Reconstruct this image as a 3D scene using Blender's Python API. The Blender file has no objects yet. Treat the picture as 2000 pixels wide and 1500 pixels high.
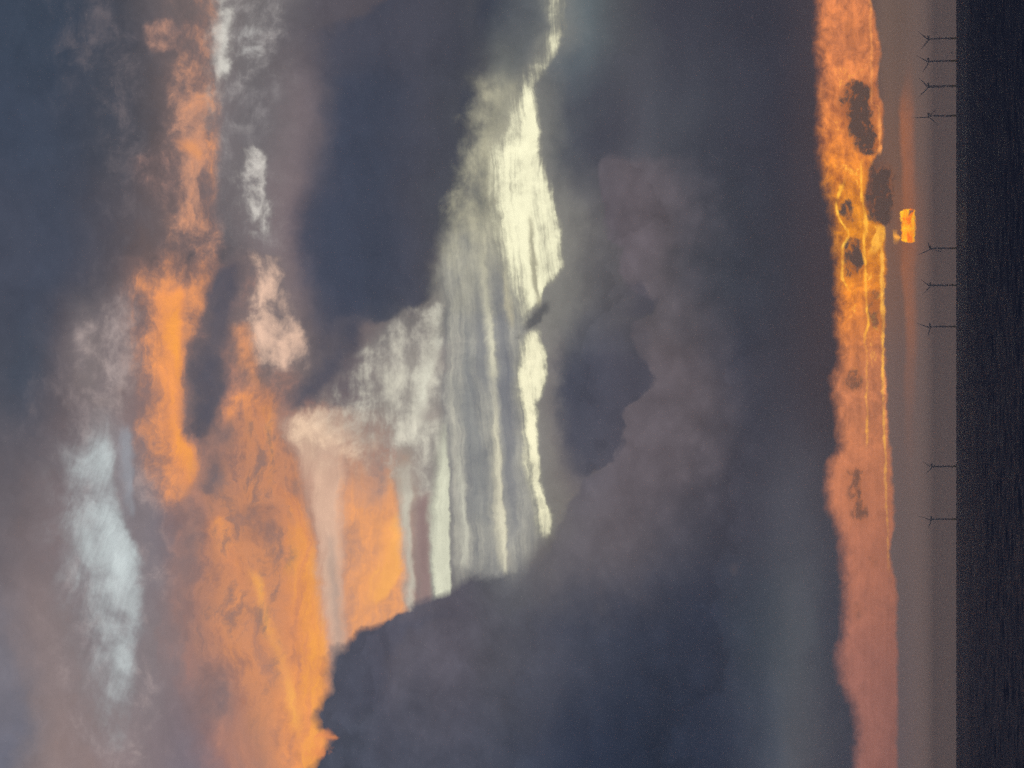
"""Sea horizon at dusk through a long lens, the camera turned on its side.
World axes: +Y is the way the lens looks, +X right along the horizon, +Z up.  Metres."""
import bpy, bmesh, math, random
import numpy as np
from mathutils import Vector, Matrix

random.seed(4)
R = math.radians
scn = bpy.context.scene
COL = scn.collection

# ------------------------------------------------------------------ basics
EYE = 12.0                        # eye height above the sea
EARTH = 7.4e6                     # earth radius with refraction
PITCH = R(7.03)                   # the lens points a little above the horizon
F = 6933.0                        # focal length in image pixels (one radian of sky)
SUN_AZ, SUN_EL = R(2.55), R(0.70)


def lin(c):
    return tuple((v / 255 / 12.92 if v / 255 <= 0.04045 else ((v / 255 + 0.055) / 1.055) ** 2.4) for v in c)


# ------------------------------------------------------------------ sky: node expressions
world = bpy.data.worlds.new("World")
scn.world = world
world.use_nodes = True
NT = bpy.data.node_groups.new('cloud_field', 'ShaderNodeTree')   # built apart, then used by the world
NT.interface.new_socket('Shader', in_out='OUTPUT', socket_type='NodeSocketShader')
ND, LK = NT.nodes, NT.links


class E:
    """one value of the sky's node graph"""
    def __init__(self, s): self.s = s
    def __add__(self, o): return m_('ADD', self, o)
    __radd__ = __add__
    def __sub__(self, o): return m_('SUBTRACT', self, o)
    def __rsub__(self, o): return m_('SUBTRACT', o, self)
    def __mul__(self, o): return m_('MULTIPLY', self, o)
    __rmul__ = __mul__
    def __truediv__(self, o): return m_('DIVIDE', self, o)


def plug(sock, v):
    if isinstance(v, E): LK.new(v.s, sock)
    elif isinstance(v, (tuple, list)): sock.default_value = tuple(v) + ((1.0,) if len(sock.default_value) > len(v) else ())
    else: sock.default_value = v


def m_(op, *a, clamp=False):
    n = ND.new('ShaderNodeMath'); n.operation = op; n.use_clamp = clamp
    for i, v in enumerate(a): plug(n.inputs[i], v)
    return E(n.outputs[0])


def mn(a, b): return m_('MINIMUM', a, b)
def mx(a, b): return m_('MAXIMUM', a, b)
def ab(a): return m_('ABSOLUTE', a)
def sat(a): return m_('ADD', a, 0.0, clamp=True)


def ss(x, a, b, lo=0.0, hi=1.0):
    """smooth step of x from a to b"""
    n = ND.new('ShaderNodeMapRange'); n.interpolation_type = 'SMOOTHSTEP'
    if a > b: a, b, lo, hi = b, a, hi, lo
    plug(n.inputs[0], x)
    for i, v in zip((1, 2, 3, 4), (a, b, lo, hi)): n.inputs[i].default_value = v
    return E(n.outputs[0])


def vec(x, y, z=0.0):
    n = ND.new('ShaderNodeCombineXYZ')
    for i, v in enumerate((x, y, z)): plug(n.inputs[i], v)
    return E(n.outputs[0])


def noise(v, detail=5, rough=0.5, dist=0.0, scale=1.0, color=False):
    n = ND.new('ShaderNodeTexNoise'); n.noise_dimensions = '2D'
    plug(n.inputs['Vector'], v)
    n.inputs['Scale'].default_value = scale
    n.inputs['Detail'].default_value = detail
    n.inputs['Roughness'].default_value = rough
    n.inputs['Distortion'].default_value = dist
    return E(n.outputs['Color' if color else 'Fac'])


def cells(v, scale=1.0):
    """rounded lobes: distance to the middle of the nearest lobe, centred on 0"""
    n = ND.new('ShaderNodeTexVoronoi'); n.voronoi_dimensions = '2D'; n.feature = 'SMOOTH_F1'
    plug(n.inputs['Vector'], v); n.inputs['Scale'].default_value = scale
    n.inputs['Smoothness'].default_value = 0.35
    return E(n.outputs['Distance']) - 0.42


def sep(v):
    n = ND.new('ShaderNodeSeparateColor'); plug(n.inputs[0], v)
    return [E(o) for o in n.outputs[:3]]


def grey(k):
    n = ND.new('ShaderNodeCombineColor')
    for i in range(3): plug(n.inputs[i], k)
    return E(n.outputs[0])


def mixc(a, b, f):
    n = ND.new('ShaderNodeMix'); n.data_type = 'RGBA'; n.clamp_factor = True
    plug(n.inputs[0], f); plug(n.inputs[6], a); plug(n.inputs[7], b)
    return E(n.outputs[2])


def dot(v, w):
    n = ND.new('ShaderNodeVectorMath'); n.operation = 'DOT_PRODUCT'
    plug(n.inputs[0], v); plug(n.inputs[1], w)
    return E(n.outputs['Value'])


def srgb(*c): return lin(c)


YLO, YHI = -300.0, 1800.0


def curve(t, pts, scale=2000.0):
    """a smooth profile along the horizon: pts are (Y, value); t is Y mapped to 0..1"""
    n = ND.new('ShaderNodeFloatCurve')
    c = n.mapping.curves[0]
    n.mapping.use_clip = False
    n.mapping.extend = 'HORIZONTAL'
    pts = sorted(pts)
    pts = [(pts[0][0] - 25, pts[0][1])] + pts + [(pts[-1][0] + 25, pts[-1][1])]
    P = [((y - YLO) / (YHI - YLO), v / scale) for y, v in pts]
    while len(c.points) < len(P): c.points.new(0.5, 0.5)
    for p, q in zip(c.points, P): p.location = q; p.handle_type = 'AUTO_CLAMPED'
    n.mapping.update()
    plug(n.inputs['Value'], t)
    return m_('MULTIPLY', E(n.outputs[0]), scale)


def ramp(t, stops, lo, hi):
    n = ND.new('ShaderNodeValToRGB'); r = n.color_ramp; r.interpolation = 'CARDINAL'
    stops = sorted(stops)
    while len(r.elements) < len(stops): r.elements.new(0.5)
    r.elements[0].position = 0
    for e, (x, c) in zip(r.elements, stops):
        e.position = (x - lo) / (hi - lo)
    for e, (x, c) in zip(r.elements, stops):
        e.color = lin(c) + (1,)
    plug(n.inputs[0], t)
    return E(n.outputs[0])



# ------------------------------------------------------------------ sky: cloud field in image pixels
# The cloud field is drawn in pixels of the camera's image, fixed in the world: a plane touching the
# celestial sphere at azimuth 0, elevation 7 degrees.  121 image pixels are one degree; X falls from
# high sky to the sea (the sea horizon lies at 1868), Y runs leftward along the horizon.
tc = ND.new('ShaderNodeTexCoord')
DIR = E(tc.outputs['Generated'])
cp, sp = math.cos(PITCH), math.sin(PITCH)
fw = dot(DIR, (0, cp, sp))
fwc = mx(fw, 0.2)
X = 1000.0 - dot(DIR, (0, -sp, cp)) / fwc * F
Y = 750.0 - dot(DIR, (1, 0, 0)) / fwc * F


def nz(sx, sy, detail=5, rough=0.55, dist=0.0, ox=0.0, oy=0.0, x=None, y=None):
    """centred noise (about -0.5..0.5), sx / sy the size of its lumps in chart pixels"""
    x = X if x is None else x; y = Y if y is None else y
    return noise(vec(x * (1 / sx) + ox, y * (1 / sy) + oy), detail, rough, dist) - 0.5


# turbulence that bends every cloud outline
wc = sep(noise(vec(X * (1 / 210) + 3.1, Y * (1 / 240) + 7.7), 7, 0.58, 0.2, color=True))
fc = sep(noise(vec(X * (1 / 52) + 13.1, Y * (1 / 60) + 1.7), 6, 0.62, 0.3, color=True))
wx, wy = wc[0] - 0.5, wc[1] - 0.5
fx, fy = fc[0] - 0.5, fc[1] - 0.5
Xb = X + wx * 120 + fx * 22           # strongly bent
Yb = Y + wy * 170 + fy * 40
Xa = X + wx * 26 + fx * 24            # lightly bent
Ya = Y + wy * 60 + fy * 30
TB = (Yb - YLO) * (1 / (YHI - YLO))
TA = (Ya - YLO) * (1 / (YHI - YLO))
T0 = (Y - YLO) * (1 / (YHI - YLO))

billow = nz(95, 115, 8, 0.62, 0.4, 5, 9)
lump = nz(300, 360, 5, 0.55, 0.2, 2, 4)
fine = nz(26, 34, 5, 0.65, 0.0, 8, 3)
fan = X - (Y - 900.0) * (X - 800.0) * 0.00055        # fall streaks spread as they come down
streak = nz(13, 300, 5, 0.62, 0.0, 1, 6, x=fan + wx * 45 + fx * 9)
streak2 = nz(34, 360, 6, 0.62, 0.0, 11, 2, x=fan + wx * 50 + fx * 20)
fibre = nz(22, 150, 6, 0.66, 0.2, 21, 12, x=X + wx * 110 + fx * 30 + Y * 0.06)

PUFF = nz(44, 58, 7, 0.6, 0.2, 17, 23)
TURB = billow * 1.3 + PUFF * 1.0 + fine * 0.35 + lump * 0.3
WISP = fibre * 1.5 + billow * 0.5

# ---- the even cloud cover: colour down the sky at a few image pixel rows
rows = {
 0:   [(0,(60,70,86)),(150,(62,71,86)),(250,(78,78,86)),(330,(104,97,100)),(450,(120,112,112)),(500,(118,113,114)),(600,(98,94,101)),(700,(88,84,92)),(800,(82,80,90)),(900,(66,69,82)),(950,(70,75,86)),(1050,(100,105,109)),(1120,(105,115,120)),(1200,(84,90,97)),(1300,(68,72,84)),(1400,(62,66,79)),(1500,(58,61,74)),(1590,(64,64,75))],
 250: [(0,(63,72,89)),(150,(68,74,88)),(250,(80,80,88)),(330,(110,98,98)),(430,(125,115,117)),(500,(112,107,110)),(580,(118,108,112)),(650,(96,92,100)),(720,(70,75,90)),(800,(64,70,84)),(900,(64,69,82)),(930,(98,98,100)),(980,(125,127,122)),(1050,(110,112,112)),(1090,(90,93,100)),(1160,(74,77,88)),(1250,(80,84,95)),(1300,(76,81,92)),(1380,(66,71,83)),(1500,(58,61,74)),(1590,(60,61,72))],
 500: [(0,(72,77,92)),(120,(74,78,92)),(220,(92,86,92)),(300,(112,98,98)),(420,(98,93,98)),(480,(118,109,112)),(530,(135,122,124)),(580,(122,110,115)),(620,(80,82,97)),(680,(72,77,92)),(760,(82,82,92)),(840,(92,88,92)),(880,(130,128,122)),(950,(150,148,138)),(1080,(130,129,124)),(1120,(119,117,115)),(1180,(98,98,102)),(1260,(90,90,94)),(1330,(74,80,90)),(1430,(66,72,84)),(1500,(62,66,78)),(1590,(60,62,74))],
 750: [(0,(76,80,92)),(60,(78,82,94)),(130,(112,102,104)),(200,(150,138,136)),(280,(140,120,120)),(350,(120,108,110)),(400,(100,96,104)),(450,(120,105,105)),(550,(122,108,106)),(620,(110,102,106)),(680,(112,103,106)),(750,(165,158,146)),(850,(170,166,154)),(900,(150,148,142)),(960,(140,140,138)),(1050,(128,121,122)),(1090,(112,107,112)),(1110,(82,84,96)),(1200,(84,86,98)),(1270,(80,82,92)),(1290,(100,95,100)),(1350,(94,90,96)),(1430,(70,73,86)),(1500,(66,68,80)),(1590,(62,63,74))],
 1000:[(0,(110,103,108)),(60,(122,110,112)),(120,(135,120,122)),(280,(140,130,134)),(330,(130,118,124)),(380,(150,118,112)),(480,(150,118,108)),(560,(170,130,110)),(650,(200,160,130)),(750,(215,160,120)),(820,(170,155,145)),(900,(150,146,140)),(1000,(148,147,144)),(1060,(130,124,120)),(1120,(118,112,114)),(1200,(104,99,104)),(1280,(86,85,94)),(1350,(76,77,88)),(1450,(68,70,82)),(1550,(78,81,92)),(1620,(72,75,86))],
 1250:[(0,(118,114,122)),(25,(124,116,121)),(80,(136,122,122)),(180,(134,124,126)),(280,(142,132,134)),(340,(142,122,122)),(420,(170,125,110)),(500,(220,145,105)),(600,(240,160,95)),(700,(220,160,120)),(800,(92,90,98)),(900,(90,88,96)),(1000,(84,84,94)),(1100,(74,77,90)),(1200,(64,69,84)),(1300,(54,60,76)),(1400,(56,62,77)),(1500,(72,79,90)),(1560,(88,92,100)),(1620,(72,75,86))],
 1500:[(0,(112,112,125)),(35,(126,118,123)),(100,(146,128,126)),(240,(150,132,132)),(300,(134,120,124)),(400,(132,116,122)),(460,(180,128,112)),(530,(235,150,90)),(600,(250,165,70)),(680,(200,140,100)),(760,(74,79,94)),(850,(66,72,88)),(1000,(54,62,80)),(1150,(46,54,72)),(1300,(44,52,69)),(1420,(50,57,73)),(1500,(80,86,98)),(1560,(88,90,98)),(1650,(72,74,86))],
}
tx = Xb * (1 / 1700.0)
col = None; prev = None
for y0, st in rows.items():
    c = ramp(tx, st, 0, 1700)
    col = c if col is None else mixc(col, c, ss(Yb, prev, y0))
    prev = y0
# soft lumps in the cover
shade = 1.0 + lump * 0.28 + billow * 0.22


def tint(c, k):
    n = ND.new('ShaderNodeMix'); n.data_type = 'RGBA'; n.blend_type = 'MULTIPLY'
    n.inputs[0].default_value = 1.0
    plug(n.inputs[6], c); plug(n.inputs[7], grey(k))
    return E(n.outputs[2])


col = tint(col, shade)


def grouped(fn):
    """build one streak in a small node group of its own (keeps the big tree quick to edit)"""
    def run(col, pts, *cols, **kw):
        global ND, LK
        root_n, root_l = ND, LK
        tr = bpy.data.node_groups.new('cloud_streak', 'ShaderNodeTree')
        tr.interface.new_socket('Color', in_out='OUTPUT', socket_type='NodeSocketColor')
        given = []

        def enter(v):
            if not isinstance(v, E): return v
            kind = 'NodeSocketColor' if v.s.type == 'RGBA' else 'NodeSocketFloat'
            tr.interface.new_socket('v%d' % len(given), in_out='INPUT', socket_type=kind)
            given.append(v)
            return len(given) - 1
        idx = [enter(col)] + [enter(c) if isinstance(c, E) else c for c in cols]
        kws = {k: (enter(v) if isinstance(v, E) else v) for k, v in kw.items()}
        flags = [True] + [isinstance(c, E) for c in cols]
        kflag = {k: isinstance(v, E) for k, v in kw.items()}
        ND, LK = tr.nodes, tr.links
        gi = ND.new('NodeGroupInput')
        args = [E(gi.outputs[i]) if f else i for i, f in zip(idx, flags)]
        kws = {k: (E(gi.outputs[v]) if kflag[k] else v) for k, v in kws.items()}
        res = fn(args[0], pts, *args[1:], **kws)
        go = ND.new('NodeGroupOutput'); LK.new(res.s, go.inputs[0])
        ND, LK = root_n, root_l
        g = ND.new('ShaderNodeGroup'); g.node_tree = tr
        for i, v in enumerate(given): LK.new(v.s, g.inputs[i])
        return E(g.outputs[0])
    return run


@grouped
def stroke_(col, pts, color, sl=20, sr=20, wob=0.0, nse=None, t=None, x=None, gain=None, rag=0.0, tex=None):
    g = sep(col)[0] * 1e-6            # makes the streaks evaluate one after another
    t = t + g
    Lc = curve(t, [(p[0], p[1]) for p in pts])
    Rc = curve(t, [(p[0], p[2]) for p in pts])
    A = curve(t, [(p[0], p[3]) for p in pts], 1.0)
    w = 0.0 if nse is None else nse * wob
    if rag:
        m = ss(x - Lc + w, -sl * 0.7, sl * 2.2) * ss(Rc - x + w, -sr * 0.7, sr * 2.0) * A
        m = ss(m + tex * rag * ss(m, 0.0, 0.35), 0.04, 1.05)
    else:
        m = ss(x - Lc + w, -sl, sl) * ss(Rc - x + w, -sr, sr) * A
    if gain is not None: m = m * gain
    return mixc(col, color, sat(m))


@grouped
def cloud_(col, pts, lo, hi, sl=30, sr=30, rag=0.8, tex=None, op=1.0, t=None, x=None, a0=0.0, a1=0.9, h0=0.25, h1=1.25):
    t = t + sep(col)[0] * 1e-6
    Lc = curve(t, [(p[0], p[1]) for p in pts])
    Rc = curve(t, [(p[0], p[2]) for p in pts])
    A = curve(t, [(p[0], p[3]) for p in pts], 1.0)
    sr = sr * 1.25
    m = ss(x - Lc, -sl * 2.0, sl * 2.4) * ss(Rc - x, -sr, sr) * A
    n = tex * rag
    d = m + n * ss(m, 0.0, 0.5) * 0.8
    c = mixc(lin(lo), lin(hi), ss(m * 0.72 + n * 1.25, h0 - 0.25, h1 - 0.2))
    return mixc(col, c, ss(d, a0, a1) * op)


def stroke(col, pts, color, sl=20, sr=20, wob=0.0, nse=None, t=None, x=None, gain=None, rag=0.0, tex=None):
    """lay one cloud streak: pts are (Y, high edge, low edge, opacity); sl / sr the softness of the edges;
    rag breaks it up into wisps with the turbulence tex"""
    return stroke_(col, pts, color, sl=sl, sr=sr, wob=wob, nse=nse, t=TA if t is None else t, x=Xa if x is None else x,
                   gain=gain, rag=rag, tex=(TURB if tex is None else tex) if rag else None)


def cloud(col, pts, lo, hi, sl=30, sr=30, rag=0.8, tex=None, op=1.0, t=None, x=None, **kw):
    """a cloud patch whose thin edges take the colour lo and whose dense cores take hi"""
    return cloud_(col, pts, lo, hi, sl=sl, sr=sr, rag=rag, tex=TURB if tex is None else tex, op=op,
                  t=TA if t is None else t, x=Xa if x is None else x, **kw)


def two(a, b, f):
    return mixc(lin(a), lin(b), f)

base = col                       # the even cover, under both halves of the sky
# ---- high clouds: rosy and orange bands
sal_lo, sal_hi = (122, 106, 107), (236, 168, 130)
or_lo, or_hi = (150, 118, 112), (255, 164, 96)
pal_lo, pal_hi = (134, 128, 128), (226, 222, 212)
SOFT = billow * 1.2 + lump * 0.5 + PUFF * 0.5
FALL = streak2 * 1.1 + streak * 0.5 + billow * 0.4
# broad rosy and grey veils the brighter cloud is set in
GRAIN = nz(70, 90, 9, 0.66, 0.15, 71, 57, x=X + wx * 90 + fx * 16, y=Y + wy * 120)
TUFT = GRAIN * 1.6 + PUFF * 0.7
col = cloud(col, [(440, 290, 470, 0), (520, 260, 520, .3), (640, 262, 560, .35), (760, 265, 600, .5), (860, 275, 760, .7), (960, 310, 790, .8), (1100, 345, 800, .8), (1250, 350, 800, .75), (1380, 400, 720, .7), (1600, 440, 700, .6)], (150, 120, 114), (226, 152, 118), 34, 30, 1.1, TUFT, op=.8, h0=.2, h1=1.3)
col = cloud(col, [(600, 190, 290, 0), (700, 130, 290, .4), (820, 110, 300, .55), (1000, 90, 330, .6), (1200, 100, 330, .55), (1400, 110, 320, .45), (1600, 110, 320, .4)], (112, 106, 112), (168, 152, 150), 40, 50, 1.2, TUFT, op=.75, h0=.2, h1=1.3)
col = cloud(col, [(-60, 380, 560, .5), (60, 390, 560, .55), (160, 395, 560, .5), (260, 390, 540, .4), (400, 400, 550, .4), (500, 440, 560, .35), (600, 450, 570, 0)], (104, 100, 104), (168, 162, 160), 40, 50, 1.3, TUFT, op=.8, h0=.15, h1=1.3)
col = cloud(col, [(-60, 60, 260, .35), (200, 120, 330, .45), (420, 190, 330, .45), (600, 120, 260, .4), (760, 20, 160, .4), (900, -20, 130, .4), (1100, 0, 120, .3), (1200, 0, 120, 0)], (84, 84, 93), (112, 104, 108), 60, 60, 1.4, TUFT, op=.7)
# mauve veil at the far left
col = cloud(col, [(500, 250, 300, 0), (560, 215, 300, .4), (620, 165, 290, .7), (690, 150, 285, .8), (740, 140, 275, .8), (800, 115, 250, .5), (860, 80, 200, .3), (920, 60, 160, 0)], (116, 106, 109), (176, 160, 156), 36, 36, .9)
col = cloud(col, [(10, 290, 340, 0), (40, 285, 350, .6), (75, 285, 350, .75), (105, 300, 350, .5), (140, 320, 350, 0)], sal_lo, (206, 154, 130), 22, 30, 1.0, TUFT, op=.85)
col = cloud(col, [(10, 365, 405, 0), (45, 350, 416, .9), (90, 366, 418, 1), (140, 350, 416, 1.05), (200, 342, 410, 1.05), (250, 330, 404, 1.05), (290, 322, 402, 1.2), (320, 325, 398, 1.1), (360, 310, 400, .85), (420, 335, 412, .8), (460, 345, 432, .8), (500, 350, 434, .8), (560, 370, 430, 0)], (132, 112, 110), (232, 168, 132), 30, 14, 1.15, TUFT, op=.92, h0=.35, h1=1.4)
col = cloud(col, [(270, 290, 350, 0), (310, 270, 350, .5), (350, 272, 350, .7), (385, 285, 345, .5), (420, 295, 345, 0)], sal_lo, (200, 150, 130), 24, 30, 1.1, TUFT, op=.85)
col = cloud(col, [(265, 352, 392, 0), (290, 352, 394, .9), (312, 372, 394, .9), (326, 378, 392, 0)], (230, 158, 118), (255, 172, 106), 12, 7, .5)
col = cloud(col, [(400, 420, 440, 0), (425, 425, 442, .6), (450, 415, 440, .4), (480, 410, 430, 0)], (140, 120, 118), (205, 160, 140), 12, 12, .6)
col = cloud(col, [(-60, 420, 458, .3), (20, 424, 458, 1), (70, 412, 452, 1.2), (120, 410, 450, 1.2), (160, 408, 438, 1), (200, 402, 426, .8), (260, 396, 416, .6), (330, 396, 414, 0)], pal_lo, pal_hi, 16, 20, 1.1, PUFF * 1.3 + billow * .8, op=.9)
col = cloud(col, [(0, 450, 530, 0), (55, 470, 525, .55), (85, 475, 530, .9), (110, 460, 520, .6), (140, 450, 500, 0)], pal_lo, (206, 204, 200), 30, 30, 1.2, PUFF * 1.4 + billow, op=.8)
col = cloud(col, [(120, 470, 570, 0), (180, 450, 560, .4), (240, 440, 540, .4), (300, 450, 530, .2), (340, 460, 530, 0)], (112, 107, 111), (146, 140, 142), 36, 36, 1.0)
col = cloud(col, [(255, 475, 510, 0), (290, 472, 518, .8), (340, 468, 522, 1), (380, 478, 528, 1.1), (430, 488, 534, .9), (470, 490, 530, .5), (510, 490, 530, 0)], (124, 118, 119), (238, 232, 222), 22, 12, 1.25, PUFF * 1.3 + billow * .8, op=.9, h0=.35, h1=1.5)
# peach puffs
col = cloud(col, [(490, 485, 520, 0), (520, 478, 548, .8), (570, 472, 560, .8), (620, 468, 572, .9), (670, 470, 602, 1), (710, 480, 600, .8), (750, 480, 580, .4), (790, 480, 560, 0)], (128, 116, 116), (244, 204, 178), 26, 16, 1.2, PUFF * 1.4 + billow * .9, op=.9, h0=.3, h1=1.5)
col = cloud(col, [(600, 450, 490, 0), (640, 452, 492, .8), (690, 455, 498, .9), (730, 460, 510, .7), (780, 450, 530, .5), (820, 450, 530, 0)], (150, 118, 108), (250, 166, 110), 22, 18, .7)
# first orange pillar
col = cloud(col, [(470, 340, 430, .4), (510, 262, 440, .65), (550, 262, 418, .8), (600, 272, 402, .9), (660, 275, 382, .9), (740, 272, 366, .9), (800, 270, 362, .95), (850, 276, 366, 1), (885, 284, 392, 1), (920, 298, 392, .9), (960, 312, 376, .8), (1000, 325, 355, .5), (1030, 335, 350, 0)], (158, 122, 112), (254, 164, 98), 34, 13, .85, TUFT + WISP * .4, h0=.25, h1=1.45)
col = cloud(col, [(530, 300, 345, 0), (565, 302, 360, .6), (620, 318, 356, .9), (700, 322, 354, 1), (780, 322, 352, .9), (850, 322, 355, .9), (900, 342, 384, 1), (930, 350, 380, .8), (970, 350, 368, 0)], (240, 152, 98), (255, 168, 80), 18, 8, .6, WISP, op=.95)
# ice-white cloud high up
col = cloud(col, [(760, 200, 220, 0), (800, 190, 220, .5), (850, 160, 222, .8), (900, 132, 226, .95), (960, 122, 232, 1), (1020, 122, 244, 1), (1070, 128, 268, 1.05), (1120, 134, 276, 1), (1180, 150, 280, .95), (1250, 172, 276, .9), (1320, 182, 264, .8), (1400, 194, 254, .7), (1460, 204, 250, .5), (1540, 215, 248, 0)], (134, 130, 134), (206, 216, 216), 52, 16, .6, SOFT + PUFF * .3 + streak * .4, op=.9, h0=.2, h1=1.35)
col = cloud(col, [(790, 220, 256, 0), (840, 222, 258, .6), (920, 228, 260, .7), (1000, 238, 264, .6), (1060, 250, 270, 0)], (140, 138, 144), (158, 161, 168), 9, 7, .4, FALL)
col = cloud(col, [(950, 185, 210, 0), (1000, 190, 222, .5), (1060, 200, 238, .6), (1120, 220, 255, .5), (1160, 235, 260, 0)], (196, 206, 207), (232, 240, 238), 16, 16, 1.0, FALL, op=.8)
# great orange fan
col = cloud(col, [(740, 470, 540, 0), (790, 440, 548, .8), (850, 425, 552, .8), (900, 415, 590, .8), (960, 400, 604, .85), (1020, 395, 610, .95), (1080, 390, 616, 1), (1150, 386, 624, 1), (1220, 388, 634, 1), (1270, 398, 642, 1), (1310, 430, 646, 1), (1370, 462, 646, 1), (1430, 488, 646, 1), (1500, 515, 646, 1), (1600, 540, 646, 1)], (172, 126, 110), (252, 163, 98), 36, 14, .95, TUFT + WISP * .5, h0=.2, h1=1.45)
col = cloud(col, [(1080, 325, 400, 0), (1160, 318, 400, .35), (1240, 318, 420, .4), (1330, 330, 450, .3), (1420, 420, 500, .3), (1500, 440, 520, .3)], (146, 118, 114), (196, 134, 114), 30, 30, .9, WISP)
col = cloud(col, [(770, 495, 535, 0), (820, 500, 540, .8), (880, 500, 540, .8), (930, 500, 540, .5), (1000, 540, 600, .7), (1060, 555, 612, .9), (1160, 560, 630, 1), (1260, 575, 642, 1), (1360, 575, 645, 1), (1440, 575, 645, 1), (1600, 590, 645, 1)], (232, 148, 98), (255, 174, 82), 30, 9, .7, WISP, op=.95, h0=.3, h1=1.3)
col = cloud(col, [(980, 402, 430, 0), (1020, 410, 448, .9), (1070, 425, 456, 1), (1110, 440, 462, .8), (1160, 446, 480, .5), (1220, 410, 440, .5), (1260, 400, 425, 0)], (236, 152, 104), (255, 170, 92), 14, 12, .8, op=.85)
col = cloud(col, [(1090, 480, 500, 0), (1130, 485, 510, .8), (1200, 505, 535, .7), (1280, 535, 560, .7), (1380, 560, 585, .8), (1460, 585, 600, .6), (1510, 590, 600, .3)], (248, 164, 98), (255, 184, 96), 10, 14, .5, WISP)
# grey wisps threaded through it
col = cloud(col, [(780, 380, 600, 0), (840, 380, 600, .36), (950, 360, 600, .38), (1100, 350, 580, .36), (1250, 340, 570, .34), (1400, 400, 560, .28), (1600, 440, 560, .28)], (170, 130, 116), (128, 110, 110), 30, 30, 1.7, GRAIN * 1.8 + WISP * .5 + PUFF * .5, op=.85, h0=.2, h1=1.0)
# dusky folds across the fan
col = cloud(col, [(800, 395, 440, 0), (850, 392, 455, .8), (880, 390, 440, .7), (920, 385, 440, .8), (960, 385, 430, .6), (1000, 380, 400, 0)], (150, 120, 112), (116, 103, 106), 22, 22, .8)
col = cloud(col, [(950, 480, 540, 0), (990, 468, 545, .7), (1030, 475, 540, .95), (1065, 480, 520, .7), (1090, 485, 510, 0)], (176, 126, 106), (130, 108, 104), 30, 26, 1.0, op=.9)
col = cloud(col, [(930, 340, 385, 0), (980, 345, 395, .6), (1060, 335, 385, .7), (1150, 325, 375, .6), (1250, 325, 378, .4), (1300, 340, 380, 0)], (146, 122, 118), (126, 110, 112), 26, 22, .6)
col = cloud(col, [(1270, 410, 440, 0), (1320, 400, 452, .7), (1360, 388, 455, .7), (1410, 375, 440, .4), (1460, 370, 430, 0)], (140, 118, 116), (108, 100, 107), 26, 22, .7)
col = cloud(col, [(1190, 470, 500, 0), (1230, 475, 510, .4), (1300, 500, 530, .4), (1360, 515, 540, 0)], (210, 144, 112), (168, 124, 112), 14, 14, .8, WISP)
# the dark slot between the pillar and the fan
col = cloud(col, [(470, 430, 490, 0), (530, 412, 482, .9), (640, 384, 454, 1), (740, 366, 448, 1), (800, 358, 430, 1), (840, 362, 415, .8), (890, 378, 400, 0)], (112, 101, 104), (90, 88, 99), 18, 26, .6)
# peach and grey veils right of the fan
col = cloud(col, [(790, 560, 640, 0), (840, 555, 690, .7), (900, 590, 682, .9), (1000, 604, 680, 1), (1100, 614, 670, 1), (1200, 632, 676, 1), (1260, 642, 682, 1), (1330, 645, 684, 1), (1420, 650, 690, 1)], (186, 148, 132), (236, 196, 168), 14, 14, .6, FALL, h0=.2, h1=1.2)
col = cloud(col, [(990, 624, 645, 0), (1060, 630, 650, .6), (1160, 640, 662, .7), (1260, 652, 674, .6), (1330, 655, 675, .5)], (176, 154, 142), (166, 150, 142), 9, 12, .4, FALL)
col = cloud(col, [(780, 690, 740, 0), (830, 676, 752, .6), (900, 672, 766, .85), (1000, 666, 778, 1), (1080, 664, 786, 1), (1180, 668, 790, 1), (1300, 676, 794, 1), (1400, 676, 794, 1)], (196, 148, 126), (250, 170, 108), 16, 12, .9, FALL * .8 + TUFT * .7, h0=.3, h1=1.35)
col = cloud(col, [(960, 730, 770, 0), (1010, 738, 778, .8), (1070, 736, 784, 1), (1130, 724, 776, 1), (1180, 712, 748, .8), (1230, 700, 725, 0)], (246, 168, 108), (255, 182, 104), 16, 9, .5, WISP)
col = cloud(col, [(820, 690, 750, 0), (860, 688, 760, .7), (900, 692, 762, .9), (950, 696, 750, .8), (990, 700, 735, .5), (1020, 705, 725, 0)], (206, 158, 134), (150, 126, 120), 18, 18, 1.2, TUFT)
col = cloud(col, [(770, 590, 700, 0), (800, 570, 740, .5), (840, 560, 760, .8), (880, 570, 760, .6), (920, 590, 730, .3), (970, 600, 700, .1), (1020, 660, 740, 0)], (166, 138, 126), (240, 206, 176), 34, 20, 1.1)
# grey-white curtains of the middle sky
col = cloud(col, [(570, 800, 868, 0), (600, 792, 868, .8), (640, 738, 872, .8), (690, 690, 874, .8), (760, 655, 876, .85), (820, 645, 882, .8), (900, 735, 852, .7), (960, 772, 850, .6), (1020, 780, 800, .4), (1060, 780, 800, 0)], (132, 125, 124), (228, 223, 204), 50, 12, 1.15, billow * .8 + PUFF * 1.0 + streak2 * .6 + fine * .3, op=.92, h0=.25, h1=1.5)
col = cloud(col, [(580, 835, 866, 0), (605, 836, 864, .8), (680, 835, 864, .8), (740, 808, 840, .8), (800, 808, 836, .7), (850, 810, 836, 0)], (200, 196, 180), (232, 229, 210), 14, 7, .8)
col = cloud(col, [(760, 860, 885, 0), (700, 840, 900, .5), (800, 815, 870, .5), (840, 820, 850, 0), (640, 870, 905, .3), (600, 868, 900, 0)], (150, 140, 134), (160, 148, 142), 12, 12, .7)
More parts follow.
